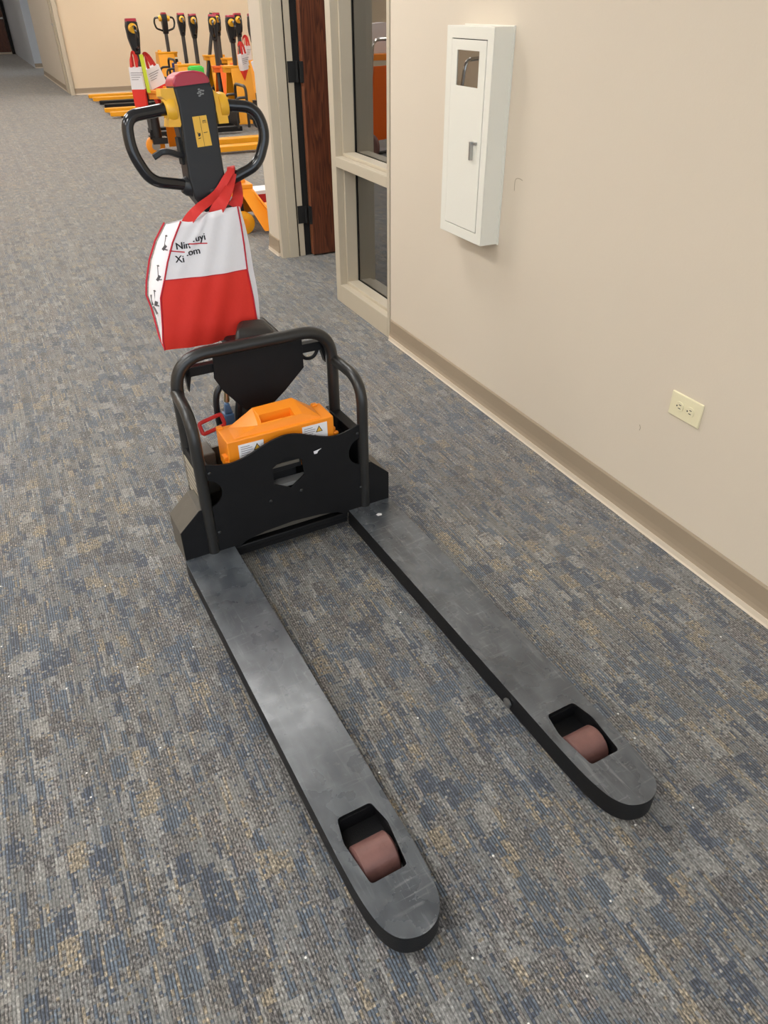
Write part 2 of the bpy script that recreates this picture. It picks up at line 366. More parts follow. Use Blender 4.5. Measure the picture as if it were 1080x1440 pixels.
def cove(name, p0, p1, nrm, h=.105, th=.006, toe=.018):
    """vinyl cove base along p0-p1, its toe curving out; the lighter toe is a strip of its own"""
    p0, p1, nrm = Vector(p0), Vector(p1), Vector(nrm)
    prof = [(0, .022), (th+.006, .022), (th+.002, .034), (th, .05), (th, h-.006), (th*.4, h), (0, h)]
    t = MB(); vs = [p + nrm*a + Vector((0, 0, b)) for p in (p0, p1) for a, b in prof]; n = len(prof)
    t.add(vs, [(i, (i+1) % n, n+(i+1) % n, n+i) for i in range(n)] + [tuple(range(n)), tuple(range(2*n-1, n-1, -1))])
    o = struct(name, t, 'cove')
    prof = [(0, 0), (toe, 0), (toe-.003, .006), (th+.008, .022), (0, .022)]
    t = MB(); vs = [p + nrm*a + Vector((0, 0, b)) for p in (p0, p1) for a, b in prof]; n = len(prof)
    t.add(vs, [(i, (i+1) % n, n+(i+1) % n, n+i) for i in range(n)] + [tuple(range(n)), tuple(range(2*n-1, n-1, -1))])
    t.build('cove_toe', 'cove_toe', o); return o
cove('baseboard_right', (WX, -2.5, 0), (WX, 3.112, 0), (-1, 0, 0))
cove('baseboard_right', (WX, 4.757, 0), (WX, 4.962, 0), (-1, 0, 0))
cove('baseboard_right', (WX, 4.962, 0), (8.2, 4.962, 0), (0, 1, 0))
cove('baseboard_far', (1.66, 16.36, 0), (8.2, 16.616, 0), (.039, -.999, 0))
# far corridor
struct('trim_1', MB().box((1.625, 16.30, 0), (1.70, 16.36, HC)).box((1.645, 16.36, 0), (1.72, 16.95, HC)).box((1.628, 16.62, 0), (1.70, 16.70, HC)).box((1.628, 16.86, 0), (1.70, 16.95, HC)), 'frame', bevel=.004)
struct('wall_corridor', MB().box((1.65, 16.95, 0), (1.80, 21.45, HC)), 'wall')
cove('baseboard_corridor', (1.65, 16.96, 0), (1.65, 21.45, 0), (-1, 0, 0))
struct('wall_corridor', MB().box((1.66, 24.0, 0), (3.2, 31.4, HC)), 'wall_cool')
cove('baseboard_corridor', (1.66, 24.0, 0), (3.2, 24.0, 0), (0, -1, 0))
struct('wall_end', MB().box((-3.2, 31.42, 0), (1.8, 31.6, HC)), 'wall')
d2 = empty('door_2', (1.20, 31.4, 0)); d2['kind'] = 'structure'
MB().box((-.75, -.05, 0), (-.68, .02, 2.15)).box((.36, -.10, 0), (.45, .02, 2.15)).box((-.68, -.05, 2.08), (.36, .02, 2.15)).build('door_frame', 'dark', d2)
MB().box((-.67, -.03, .06), (.345, .015, 2.075)).build('door_leaf', 'wood', d2)
MB().box((-.67, -.035, 0), (.345, .015, .055)).build('threshold', 'cove_toe', d2)
MB().box((.22, -.10, .98), (.33, -.03, 1.02)).cyl((.31, -.03, 1.0), (.31, -.06, 1.0), .03).build('door_handle', 'steel', d2)
tag(MB().box((0, -.02, 0), (.012, .02, .05)).cyl((-.012, 0, .03), (.0, 0, .03), .016).build('strike_plate', 'steel', None, loc=(1.615, 16.75, 1.05)), 'small steel latch on the far door frame beside the tan wall', 'latch')

# --- sidelight window
w1 = empty('window_1', (WX, 3.118, 0)); w1['kind'] = 'structure'
Y0, Y1 = .004, .672            # frame's outer edges along the wall
def fr(y0, y1, z0, z1, a=-.004, b=.145): return MB().box((a, y0, z0), (b, y1, z1))
for args in ((Y0, .030, 0, 2.16), (.612, Y1, 0, 2.16)): fr(*args).build('mullion', 'frame', w1, bevel=.002)
for z0, z1 in ((0, .102), (.706, .754), (2.08, 2.16)): fr(.030, .612, z0, z1).build('rail', 'frame', w1, bevel=.002)
for z0, z1 in ((.102, .706), (.754, 2.08)):
    st = MB()          # raised glazing stop that runs all round each light, gasket behind it
    for a, b, e in ((.034, .098, .016), (.112, .141, .012)):
        st.box((a, .030, z0), (b, .030+e, z1)).box((a, .612-e, z0), (b, .612, z1)).box((a, .030+e, z0), (b, .612-e, z0+e)).box((a, .030+e, z1-e), (b, .612-e, z1))
    st.build('glazing_stop', 'frame', w1, bevel=.002)
    gk = MB(); g0, g1, e = .098, .103, .013
    gk.box((g0, .030, z0), (g1, .030+e, z1)).box((g0, .612-e, z0), (g1, .612, z1)).box((g0, .030+e, z0), (g1, .612-e, z0+e)).box((g0, .030+e, z1-e), (g1, .612-e, z1))
    gk.build('gasket', 'seam', w1)
    MB().box((.104, .032, z0+.002), (.109, .610, z1-.002)).build('pane', 'glass', w1)

# --- door 1: frame, open leaf, hinges
d1 = empty('door_1', (WX, 4.70, 0)); d1['kind'] = 'structure'
MB().prism([(-.004, .045), (-.004, 0), (.045, 0), (.045, -.014), (.105, -.014), (.105, 0), (.112, 0), (.112, .045)], 0, 2.16).build('door_frame', 'frame', d1, bevel=.0015)
MB().box((.118, -.004, 0), (.155, .045, 2.16)).build('hinge_jamb', 'frame', d1, bevel=.0015)
MB().box((.112, .002, 0), (.118, .045, 2.16)).box((.155, .002, 0), (.199, .045, 2.16)).build('jamb_gap', 'dark', d1)
MB().box((-.004, -.91, 2.10), (.155, 0, 2.16)).build('door_head', 'frame', d1)
lf = MB().box((.198, -.052, .012), (1.10, -.008, 2.09)).build('door_leaf', 'wood', d1, bevel=.002)
MB().box((.1965, -.0515, .013), (.1985, -.0085, 2.089)).build('edge_band', 'edge_wood', lf)
MB().box((.975, -.11, 1.00), (1.02, -.052, 1.03)).box((.90, -.115, 1.005), (1.02, -.10, 1.025)).build('door_handle', 'steel', lf)
for zc in (.262, 1.060, 1.88):
    MB().box((.119, -.0075, zc-.054), (.168, -.004, zc+.054)).cyl((.176, -.012, zc-.054), (.176, -.012, zc+.054), .009, n=12).box((.183, -.054, zc-.054), (.200, -.030, zc+.054)).build('hinge', 'dark', d1)

# --- ceiling lights out of view, some rows added for brightness
for i, (x, y) in enumerate(PANELS):
    L = empty('ceiling_light', (x, y, HC))
    tag(L, 'recessed rectangular ceiling light with white diffuser, unseen; some rows added for brightness', 'ceiling light', 'recessed ceiling lights')
    MB().prism(rect(-.31, .31, -.61, .61), -.012, 0, holes=[rect(-.28, .28, -.58, .58)]).build('frame', 'white', L)
    MB().box((-.28, -.58, -.008), (.28, .58, -.002)).build('diffuser', 'panel' if y < 6 and x < 2 else 'panel_hall', L)

# ================================================================== WALL THINGS
# extinguisher cabinet (front face x=-.077 from the wall)
cb = empty('extinguisher_cabinet', (WX, 2.394, .673))
tag(cb, 'white metal wall cabinet with small glass window and latch', 'wall cabinet')
hw, hh_, fx = .143, .658, -.077
MB().prism(rect(-hw, hw, 0, hh_), fx, fx+.004, axis='x', holes=[rect(-.108, .108, .036, .623)]).build('face_frame', 'white', cb, bevel=.0015)
MB().box((fx+.004, -hw, 0), (0, -hw+.004, hh_)).box((fx+.004, hw-.004, 0), (0, hw, hh_)).box((fx+.004, -hw+.004, 0), (0, hw-.004, .004)).box((fx+.004, -hw+.004, hh_-.004), (0, hw-.004, hh_)).box((-.006, -hw-.004, -.003), (0, hw+.004, hh_+.003)).build('body', 'white', cb)
MB().box((fx+.006, -.1085, .036), (fx+.010, .1085, .623)).build('door_gap', 'seam', cb)
dr = MB().prism(rect(-.1055, .1055, .0385, .6205), fx-.001, fx+.004, axis='x', holes=[rect(-.066, .071, .488, .591)]).build('door', 'white', cb, bevel=.001)
MB().box((fx+.0015, -.066, .488), (fx+.0025, .071, .591)).build('pane', 'cab_glass', dr)
MB().box((fx-.0018, -.086, .262), (fx-.001, -.054, .334)).build('latch_plate', 'white', dr)
MB().box((fx-.008, -.086, .322), (fx-.001, -.054, .330)).prism([(-.054, .330), (-.063, .330), (-.063, .272), (-.055, .272)], fx-.014, fx-.001, axis='x').build('latch', 'steel', dr, bevel=.0008)

ou = empty('power_outlet', (WX, 1.2645, .454))
tag(ou, 'ivory duplex power outlet plate mounted sideways low on the beige wall', 'power outlet')
MB().box((-.006, -.057, -.0365), (0, .057, .0365)).build('cover_plate', 'ivory', ou, bevel=.003, seg=3)
for s in (-1, 1):
    pl = [(s*.0195 + .0165*math.cos(a), .0142*math.sin(a)) for a in [i*math.pi/12 for i in range(24)]]
    pl = [(max(s*.0195-.0135, min(s*.0195+.0135, p)), q) for p, q in pl]
    rc = MB().prism(pl, -.0085, -.005, axis='x').build('receptacle', 'ivory', ou, bevel=.0006)
    q = MB()
    q.box((-.0088, s*.0195-.006, .0040), (-.0084, s*.0195+.002, .0062)).box((-.0088, s*.0195-.006, -.0062), (-.0084, s*.0195+.003, -.0040)).cyl((-.0088, s*.0195+.0085, 0), (-.0084, s*.0195+.0085, 0), .0024, n=12)
    q.build('slot', 'ink', rc)
MB().cyl((-.0075, 0, 0), (-.0055, 0, 0), .0028, n=12).build('screw', 'ivory', ou)

wr_ = [o for o in C.objects if o.name == 'wall_right'][0]
for pts in ([(2.178, .866), (2.179, .895), (2.172, .905), (2.155, .908), (2.137, .905)], [(1.418, .330), (1.412, .322), (1.414, .312)], [(.78, 1.02), (.77, 1.00)]):
    ribbon(q := MB(), smooth_line([(WX-.0004, a, b) for a, b in pts], 3), [.0022]*(3*(len(pts)-1)+1), Vector((0, 1, 1)), .0006); q.build('scuff_mark', 'scuff', wr_)

# ================================================================== MAIN PALLET TRUCK
TA = math.radians(2.2)
PT = empty('pallet_truck', (.533, 1.72, 0), TA)
tag(PT, 'black electric pallet truck with long scuffed forks in the foreground', 'pallet truck')
def fork_outline(c=0, hw=.074, L=1.203, front=0.0):
    tip_ = [(-.071, -1.0), (-.069, -1.08), (-.064, -1.13), (-.055, -1.165), (-.038, -1.190), (-.013, -1.202), (.013, -1.203), (.038, -1.192), (.056, -1.168), (.066, -1.13), (.0715, -1.06)]
    tip = [(v.x, v.y) for v in smooth_line([(p, q, 0) for p, q in tip_], 4)]
    return [(c+hw, front), (c-hw, front)] + [(c+p, q) for p, q in tip]
def inset(poly, d):
    n = len(poly); out = []
    ar = sum(poly[i][0]*poly[(i+1) % n][1]-poly[(i+1) % n][0]*poly[i][1] for i in range(n)); sg = 1 if ar > 0 else -1
    for i in range(n):
        a, p, b = Vector(poly[i-1]), Vector(poly[i]), Vector(poly[(i+1) % n])
        e1, e2 = (p-a).normalized(), (b-p).normalized(); n1, n2 = Vector((-e1.y, e1.x))*sg, Vector((-e2.y, e2.x))*sg
        k = (n1+n2); k = k/max(.3, k.dot(n1)) if k.length > 1e-6 else n1
        out.append(tuple(p + k*d))
    return out
for s in (-1, 1):
    c = s*.262
    ol = fork_outline(c)
    win = round_poly([(c-.038, -1.084), (c-.048, -.99), (c-.037, -.937), (c+.037, -.937), (c+.048, -.99), (c+.038, -1.084)], .008, 4)
    fb = MB().prism(ol, .079, .085, holes=[win])
    inn = inset(ol, .006)
    fb.prism(ol, .032, .079, holes=[inn])
    fk = fb.build('fork', ['fork', 'black'], PT, bevel=.003, seg=3, ang=50)
    for p in fk.data.polygons:
        if p.normal.z < .5: p.material_index = 1
    # roller, bearing end caps, axle
    rl = MB(); y0, z0 = -1.024, .0425; rr = .0405
    rl.lathe((c-.041, y0, z0), (1, 0, 0), [(0, rr-.008), (.003, rr-.003), (.006, rr), (.076, rr), (.079, rr-.003), (.082, rr-.008)], 36)
    ro = rl.build('load_roller', 'pu', fk, smooth=True)
    MB().cyl((c-.047, y0, z0), (c+.047, y0, z0), .012, n=16).build('axle', 'steel', ro)
    MB().box((c-.052, -1.09, .036), (c-.047, -.93, .075)).box((c+.047, -1.09, .036), (c+.052, -.93, .075)).box((c-.047, -.94, .040), (c+.047, -.932, .075)).box((c-.064, -.984, .033), (c+.064, -.88, .037)).box((c-.050, -1.115, .033), (c+.050, -1.067, .037)).box((c-.062, -1.067, .033), (c-.044, -.984, .037)).box((c+.044, -1.067, .033), (c+.062, -.984, .037)).build('roller_bracket_and_shade', 'black', fk)  # bracket sides, plus black plates standing in for shade under the window
    MB().box((c-.02, -.9, .034), (c+.02, -.02, .048)).build('push_rod', 'black', fk)
    pv = c - s*.0685
    MB().lathe((c-s*.074, -.845, .052), (-s, 0, 0), [(0, .013), (.004, .013), (.006, .009)], 16).build('pivot_bolt', 'steel', fk, smooth=True)
    # heel shield plate beside the fork root
    MB().prism([(s*.252, .078), (s*.334, .078), (s*.334, .182), (s*.272, .240), (s*.252, .240)], -.001, .115, axis='y').build('heel_shield', ['black', 'grey_edge'], PT, bevel=.002)
    # side tube: up from the fork root and back to the hoop
    MB().tube(fillet([(s*.248, .004, .084), (s*.248, .004, .515), (s*.239, .172, .520)], [0, .085, 0], 12), .0165, 20).build('side_tube', 'tube', PT, smooth=True)
    # side panel of the battery bay
    sp = MB().box((s*.247-.0025, .022, .09), (s*.247+.0025, .20, .352)).box((s*.247-s*.030, .022, .349), (s*.247, .20, .354)).build('side_panel', ['black'], PT, bevel=.001)
for o in [o for o in PT.children if o.name.startswith('heel_shield')]:
    for p in o.data.polygons:
        if p.normal.z > .2 or abs(p.normal.x) > .95: p.material_index = 1  # upper and outer faces get a lighter grey so they look lit
# hoop
hp = fillet([(-.235, .172, .10), (-.235, .172, .618), (.235, .172, .618), (.235, .172, .10)], [0, .10, .10, 0], 14)
MB().tube(hp, .0175, 20).build('hoop', 'tube', PT, smooth=True)
# front plate with wavy top and cut-outs
topc = smooth_line([(-.243, .381, 0), (-.204, .370, 0), (-.163, .363, 0), (-.117, .372, 0), (-.075, .388, 0), (-.040, .400, 0), (0, .407, 0), (.040, .401, 0), (.085, .383, 0), (.13, .367, 0), (.165, .363, 0), (.20, .370, 0), (.243, .384, 0)], 4)
def arc(cx, cz, r, a0, a1, n=12): return [(cx+r*math.cos(math.radians(a0+(a1-a0)*i/n)), cz+r*math.sin(math.radians(a0+(a1-a0)*i/n))) for i in range(n+1)]
lo = [(-.243, .079), (-.170, .079), (-.150, .092), (-.09, .104), (0, .110), (.09, .104), (.150, .092), (.170, .079), (.243, .079)]
outer = lo + [(.243, .24)] + arc(.243, .289, .047, 270, 90, 12) + [(.243, .34)] + [(v.x, v.y) for v in reversed(topc)] + [(-.243, .33)] + arc(-.243, .284, .045, 90, -90, 12) + [(-.243, .235)]
hexh = [(-.045, .257), (-.045, .312), (0, .340), (.045, .315), (.050, .262), (.005, .230)]
MB().prism(outer, -.003, .003, axis='y', holes=[hexh]).build('front_plate', 'black', PT, bevel=.0008)
for x, z in ((-.062, .205), (.035, .212), (-.226, .350), (.226, .352), (-.226, .150), (.232, .160)):
    MB().lathe((x, -.003, z), (0, -1, 0), [(0, .0055), (.0025, .0050), (.004, .0025)], 14).build('rivet', 'tube', PT, smooth=True)
MB().box((-.185, -.002, .062), (.185, .05, .078)).box((-.185, .004, .040), (.185, .012, .078)).box((-.185, .05, .05), (.185, .30, .075)).build('cross_member', 'black', PT, bevel=.002)
MB().box((-.243, .012, .085), (.243, .21, .10)).box((-.24, .20, .10), (.24, .21, .31)).build('battery_tray', 'grey_edge', PT, bevel=.001)
MB().box((-.235, .125, .20), (-.17, .205, .335)).build('controller_cover', 'grey_edge', PT, bevel=.004)
MB().box((.175, .12, .20), (.235, .2, .30)).build('relay_cover', 'black', PT, bevel=.004)
MB().box((-.160, .038, .12), (.040, .112, .307)).box((-.160, .0065, .29), (.046, .0165, .348)).box((-.160, .0165, .29), (.046, .038, .306)).build('battery_cradle', 'black', PT, bevel=.001)
MB().box((-.14, .004, .306), (.040, .0068, .316)).build('cradle_lip', 'grey_edge', PT)
MB().box((-.14, .004, .235), (.16, .036, .247)).build('floor_plate', 'grey', PT)
MB().box((.062, .038, .12), (.16, .112, .307)).box((.062, .020, .29), (.16, .038, .306)).build('battery_cradle', 'black', PT, bevel=.002)
MB().box((.042, .018, .285), (.058, .040, .3075)).build('cradle_tab', 'orange', PT, bevel=.002)
MB().box((-.178, .018, .27), (-.164, .030, .315)).build('cradle_tab', 'orange', PT, bevel=.002)
# chips of bare paint on plate and fork
MB().prism([(.083, .331), (.108, .335), (.098, .329), (.094, .322), (.085, .322)], -.0035, -.003, axis='y').build('paint_chip', 'paper', PT)
MB().prism([(-.006, -.006), (.007, -.007), (.010, .001), (.002, .007), (-.008, .004)], .085, .0854, f=lambda p, q, d: (.262+p-.001, -.068+q, d)).build('paint_chip', 'paper', PT)
# upper V plate hanging from the hoop
MB().prism([(-.120, .600), (.149, .600), (.149, .505), (.084, .445), (.040, .410), (-.044, .410), (-.103, .486), (-.124, .530), (-.120, .575)], .188, .194, axis='y').build('shield_plate', 'black', PT, bevel=.0015)
cbm = MB().box((-.200, .197, .545), (.228, .222, .572)).prism([(-.200, .572), (-.200, .545), (-.197, .500), (-.185, .545), (-.185, .572)], .197, .222, axis='y').prism([(.228, .572), (.228, .545), (.225, .500), (.212, .545), (.212, .572)], .197, .222, axis='y')
cbm.build('hook_bar', 'black', PT, bevel=.002)
MB().tube(fillet([(.150, .215, .540), (.165, .215, .518), (.195, .215, .518), (.212, .215, .550)], .015, 6), .0055, 10).build('bag_hook', 'black', PT, smooth=True)
# mast, drive unit and wheel
dv = MB().box((-.075, .235, .12), (.085, .40, .33)).cyl((.03, .34, .33), (.035, .35, .565), .055, .045).build('drive_housing', 'plastic', PT, bevel=.008)
wl = MB().lathe((-.035, .33, .115), (1, 0, 0), [(0, .098), (.006, .112), (.064, .112), (.07, .098)], 36).build('drive_wheel', 'plastic', PT, smooth=True)
MB().cyl((-.038, .33, .115), (.038, .33, .115), .04).build('hub', 'steel', wl)
MB().box((-.05, .225, .566), (.115, .415, .600)).build('pivot_block', 'plastic', PT, bevel=.012, seg=3)
MB().hexa([(-.045, .225, .600), (.095, .215, .592), (.100, .300, .603), (-.015, .300, .603), (-.030, .240, .640), (.080, .232, .622), (.060, .290, .645), (.0, .290, .648)]).build('seat_pad', 'leather', PT, bevel=.014, seg=4)
MB().box((-.098, .235, .340), (-.068, .27, .385)).prism([(-.094, .385), (-.070, .385), (-.078, .420), (-.090, .418)], .238, .258, axis='y').build('valve_block', 'blue', PT, bevel=.004)
MB().cyl((-.083, .245, .425), (-.080, .245, .458), .009, .007, n=12).build('fitting', 'brass', PT, smooth=True)
MB().tube(smooth_line([(-.115, .24, .33), (-.118, .24, .40), (-.112, .24, .455), (-.09, .245, .478), (-.05, .26, .470), (-.02, .28, .45)], 5), .0095, 10).build('cable', 'plastic', PT, smooth=True)
MB().tube(smooth_line([(-.06, .23, .34), (-.055, .225, .40), (-.045, .225, .445), (-.03, .24, .48)], 5), .012, 10).build('cable', 'plastic', PT, smooth=True)
# red pull loop
rg = fillet([(-.197, .150, .424), (-.127, .166, .430), (-.121, .158, .397), (-.192, .142, .391)], .008, 5, True)
MB().tube(rg, .0058, 10, closed=True).build('red_pull_loop', 'red', PT, smooth=True)
# data plate on the left side panel
dp = MB().box((-.2505-.0012, .06, .215), (-.2505, .185, .330)).build('data_plate', 'plate', PT)
q = MB()
for k in range(5): q.box((-.2522, .07, .235+.018*k), (-.2516, .175, .238+.018*k))
q.build('print', 'ink_soft', dp)

# ---- tiller frame: u across, v up, w towards the forks
TB = Vector((.04, .35, .59)); TT = Vector((-.055, .05, .66)).normalized(); TE = (Vector((1, 0, 0)) - TT*TT.x).normalized(); TN = TE.cross(TT)
def tp(u, v, w_=0): return TB + TE*u + TT*v + TN*w_
fT = lambda p, q, d: tp(p, q, d)
MB().cyl(tp(0, -.01), tp(-.01, .40), .023, .023, 20).cyl(tp(0, -.035), tp(0, .03), .034, .030, 20).build('tiller_shaft', 'tube', PT, smooth=True)
head = [(-.054, .653), (-.052, .60), (-.056, .55), (-.063, .50), (-.069, .435), (-.066, .385), (-.045, .345), (.020, .345), (.027, .385), (.029, .44), (.033, .50), (.039, .555), (.045, .59), (.046, .625), (.040, .653)]
MB().prism(head, -.050, .020, f=fT).build('handle_head', 'plastic', PT, bevel=.005, seg=3)
MB().prism([(-.062, .63), (-.060, .45), (-.054, .45), (-.053, .63)], -.045, .004, f=fT).build('head_cheek', 'plastic', PT, bevel=.002)
MB().prism([(-.055, .644), (-.054, .654), (-.046, .667), (-.028, .674), (.006, .673), (.030, .666), (.040, .652), (.040, .642)], -.054, .026, f=fT).build('stop_button', 'red_cap', PT, bevel=.008, seg=4)
MB().prism([(-.054, .6425), (-.054, .6445), (.040, .6445), (.040, .6405)], -.050, .0245, f=fT).build('button_gap', 'ink', PT)
def loop_part(pts, name='handle_loop'):
    P = fillet([tp(*p) for p in pts], [0, .032, .036, .030, 0], 10)
    return MB().tube(P, .0145, 20).build(name, 'gloss', PT, smooth=True)
loop_part([(-.079, .600, .0), (-.186, .597, .010), (-.196, .520, .012), (-.166, .446, .008), (-.060, .415, -.008)])
loop_part([(.074, .587, .0), (.150, .572, .010), (.168, .508, .012), (.130, .436, .008), (.022, .402, -.008)])
for s, u0 in ((-1, -.070), (1, .034)):
    MB().lathe(tp(u0, .415 if s < 0 else .404, -.010), (TE*s + TT*(.25 if s < 0 else .30)), [(-.01, .026), (.006, .024), (.016, .018), (.017, .010)], 20).build('grip_collar', 'plastic', PT, smooth=True)
yl = [(-.085, .645), (-.052, .642), (-.043, .618), (-.046, .575), (-.058, .556), (-.088, .560)] + [(-.083, .577)] + arc(-.080, .598, .018, -70, 75, 8) + [(-.088, .628)]
MB().prism(yl, -.034, .016, f=fT).build('throttle', 'yellow', PT, bevel=.006, seg=3)
yr = [(.042, .630), (.055, .617), (.084, .602)] + arc(.082, .585, .014, 110, 245, 8) + [(.071, .566), (.070, .546), (.044, .548)]
MB().prism(yr, -.034, .016, f=fT).build('throttle', 'yellow', PT, bevel=.005, seg=3)
MB().tube([tp(-.095, .600), tp(-.06, .600)], .010, 16).build('throttle_axle', 'black', PT, smooth=True)
MB().tube([tp(.035, .590), tp(.085, .588)], .010, 16).build('throttle_axle', 'black', PT, smooth=True)
stk = MB().prism([(-.024, .574), (.013, .573), (.011, .503), (-.028, .504)], .0195, .0208, f=fT).build('control_sticker', 'sticker', PT)
q = MB()
q.prism([(-.0062, .5725), (-.0054, .5725), (-.0084, .504), (-.0092, .504)], .0208, .0211, f=fT)
# small horn mark, a bar and the letter E turned on its side
q.prism([(-.019, .527), (-.013, .530), (-.013, .536), (-.016, .536), (-.0165, .533), (-.0185, .538), (-.020, .538)], .0208, .0212, f=fT).prism([(-.021, .524), (-.014, .525), (-.014, .5235), (-.021, .5225)], .0208, .0212, f=fT)
q.prism([(-.0035, .5355), (.0065, .5355), (.0065, .534), (-.0035, .534)], .0208, .0212, f=fT)
q.prism([(.000, .5625), (.000, .5555), (.0012, .5555), (.0012, .5613), (.0035, .5613), (.0035, .5565), (.0047, .5565), (.0047, .5613), (.007, .5613), (.007, .5555), (.0082, .5555), (.0082, .5625)], .0208, .0212, f=fT)
q.build('print', 'ink', stk)
lgm = MB()
for k in range(9):
    a = k*2.399; r_ = .0030*math.sqrt(k)
    lgm.prism([(.011+r_*math.cos(a)+.0035*math.cos(a+t), .624+r_*math.sin(a)+.0022*math.sin(a+t)) for t in (0, 1.3, 2.6, 4.1, 5.2)], .0198, .0203+.00005*k, f=fT)
lgm.build('rubbed_mark', 'grey', PT)
for s, (u0, v0, w0) in ((-1, (-.060, .597, -.004)), (1, (.056, .588, -.004))):
    MB().lathe(tp(u0, v0, w0), TE*s, [(0, .030), (.012, .031), (.022, .027), (.024, .021), (.012, .019)], 28).build('throttle_cup', 'yellow', PT, smooth=True)
lv = smooth_line([tp(-.050, .487, -.01), tp(-.075, .494, -.005), tp(-.098, .505, .0), tp(-.118, .508, .002), tp(-.130, .504, .002), tp(-.143, .499, 0)], 4)
ribbon(mbx := MB(), lv, [.020]*12 + [.016]*(len(lv)-12), TN, .0125); mbx.build('release_lever', 'plastic', PT, bevel=.0015)
MB().prism([(-.067, .532), (-.060, .532), (-.063, .468), (-.071, .468)], -.036, -.004, f=fT).build('lever_slot', 'dark', PT)

# ================================================================== BATTERY PACK
BP = empty('battery_pack', PT.matrix_world @ Vector((0, 0, 0)), TA)
BP.location = (.533, 1.72, .308)
tag(BP, 'orange box battery with moulded handle slot and warning stickers in the truck', 'battery')
def bz(z): return z-.308
bx0, bx1, by0, by1 = -.160, .162, .019, .118
MB().box((bx0, by0, 0), (bx1, by1, bz(.416))).build('case', 'orange', BP, bevel=.003, seg=2)
rdg = [(-.140, .4155), (-.055, .456), (.068, .459), (.118, .434), (.135, .4155)]
# ridge with a recessed finger slot (open box let into the top)
ys0, ys1, xs0, xs1 = .044, .070, -.048, .052
hb = MB()
def P3(x, y, z): return (x, y, bz(z))
fy, ry = .030, .100
ft = [P3(-.135, fy, .416), P3(-.060, fy+.010, .434), P3(.075, fy+.010, .437), P3(.130, fy, .416)]
bk = [P3(-.130, ry, .416), P3(-.052, ry, .460), P3(.068, ry, .463), P3(.128, ry, .420)]
hb.add(ft+bk, [(1, 0, 4, 5), (3, 2, 6, 7), (4, 7, 6, 5), (0, 1, 2, 3)])
def tz(y): return .434 + (y-fy-.010)/(ry-fy-.010)*.026
sl = [P3(xs0, ys0, tz(ys0)+.001), P3(xs1, ys0, tz(ys0)+.002), P3(xs1-.003, ys1, tz(ys1)+.003), P3(xs0+.003, ys1, tz(ys1)+.002)]
lo_ = [P3(xs0+.004, ys0+.006, .418), P3(xs1-.004, ys0+.006, .418), P3(xs1-.004, ys1, .418), P3(xs0+.004, ys1, .418)]
hb.add([ft[1], ft[2], bk[2], bk[1]]+sl+lo_, [(0, 1, 5, 4), (1, 2, 6, 5), (2, 3, 7, 6), (3, 0, 4, 7), (4, 5, 9, 8), (5, 6, 10, 9), (6, 7, 11, 10), (7, 4, 8, 11), (8, 9, 10, 11)])
hb.build('handle', 'orange', BP)
for a_, b_ in ((-.1600, -.142), (.132, .150)): MB().box((a_, .102, bz(.412)), (b_, .119, bz(.421))).build('corner_boss', 'orange', BP, bevel=.003)
for x0_, z0_ in ((-.172, .335), (.158, .340)):
    MB().box((x0_, .030, bz(z0_)), (x0_+.014, .055, bz(z0_+.032))).box((x0_+.002, .022, bz(z0_+.01)), (x0_+.02, .034, bz(z0_+.02))).build('latch', 'orange', BP, bevel=.003)
MB().box((-.135, .0175, bz(.328)), (-.118, .020, bz(.343))).build('latch_recess', 'red', BP, bevel=.001)
def stick(x0, x1, z0, z1, left):
    s_ = MB().box((x0, .0178, bz(z0)), (x1, .0189, bz(z1))).build('sticker', 'paper', BP)
    tx = x1-.020 if left else x1-.026
    MB().prism([(tx-.011, bz(z1-.026)), (tx+.011, bz(z1-.026)), (tx, bz(z1-.006))], .0172, .0178, axis='y').build('warning_triangle', 'ink', s_)
    MB().prism([(tx-.0075, bz(z1-.024)), (tx+.0075, bz(z1-.024)), (tx, bz(z1-.010))], .0168, .0172, axis='y').build('warning_symbol', 'sticker', s_)
    p_ = MB(); n_ = 6
    for k in range(n_):
        zz = bz(z1-.008-.0065*k); p_.box((x0+.006, .0172, zz-.0006), (x0+(.040 if k % 3 else .032), .0178, zz+.0006))
    p_.build('print', 'ink_soft', s_)
stick(-.130, -.056, .345, .400, True)
s2 = stick(.062, .140, .352, .405, False)

# ================================================================== TOTE BAG ON THE HANDLE
def W(p): return PT.matrix_basis @ Vector(p)
BG = empty('tote_bag', (0, 0, 0), TA)
BG.location = (.533, 1.72, 0); 
tag(BG, 'white and red tote bag hanging from the black handle in the foreground', 'bag')
# rows from the top: z of the front left corner, z of the front right, x left, x right, bulge, gusset x/z rear
rows = [  # (xl, zl, xr, zr, gx, gz, y_gusset, yback_right)
    (-.119, .931, .037, .950, -.150, .919, .365, .322),
    (-.150, .880, .041, .900, -.178, .872, .385, .322),
    (-.172, .832, .043, .850, -.200, .820, .400, .322),
    (-.188, .788, .044, .783, -.216, .768, .405, .322),
    (-.190, .784, .044, .779, -.218, .763, .405, .322),
    (-.207, .742, .048, .740, -.226, .725, .405, .321),
    (-.212, .700, .052, .700, -.220, .690, .400, .320),
    (-.217, .660, .054, .660, -.219, .650, .385, .320),
    (-.223, .622, .056, .625, -.219, .612, .370, .318),
    (-.222, .594, .054, .604, -.216, .590, .350, .316)]
_r0 = rows; rows = []
for _k in range(len(_r0)-1):
    for _j in range(3): rows.append(tuple(a_+(b_-a_)*_j/3 for a_, b_ in zip(_r0[_k], _r0[_k+1])))
rows.append(_r0[-1])
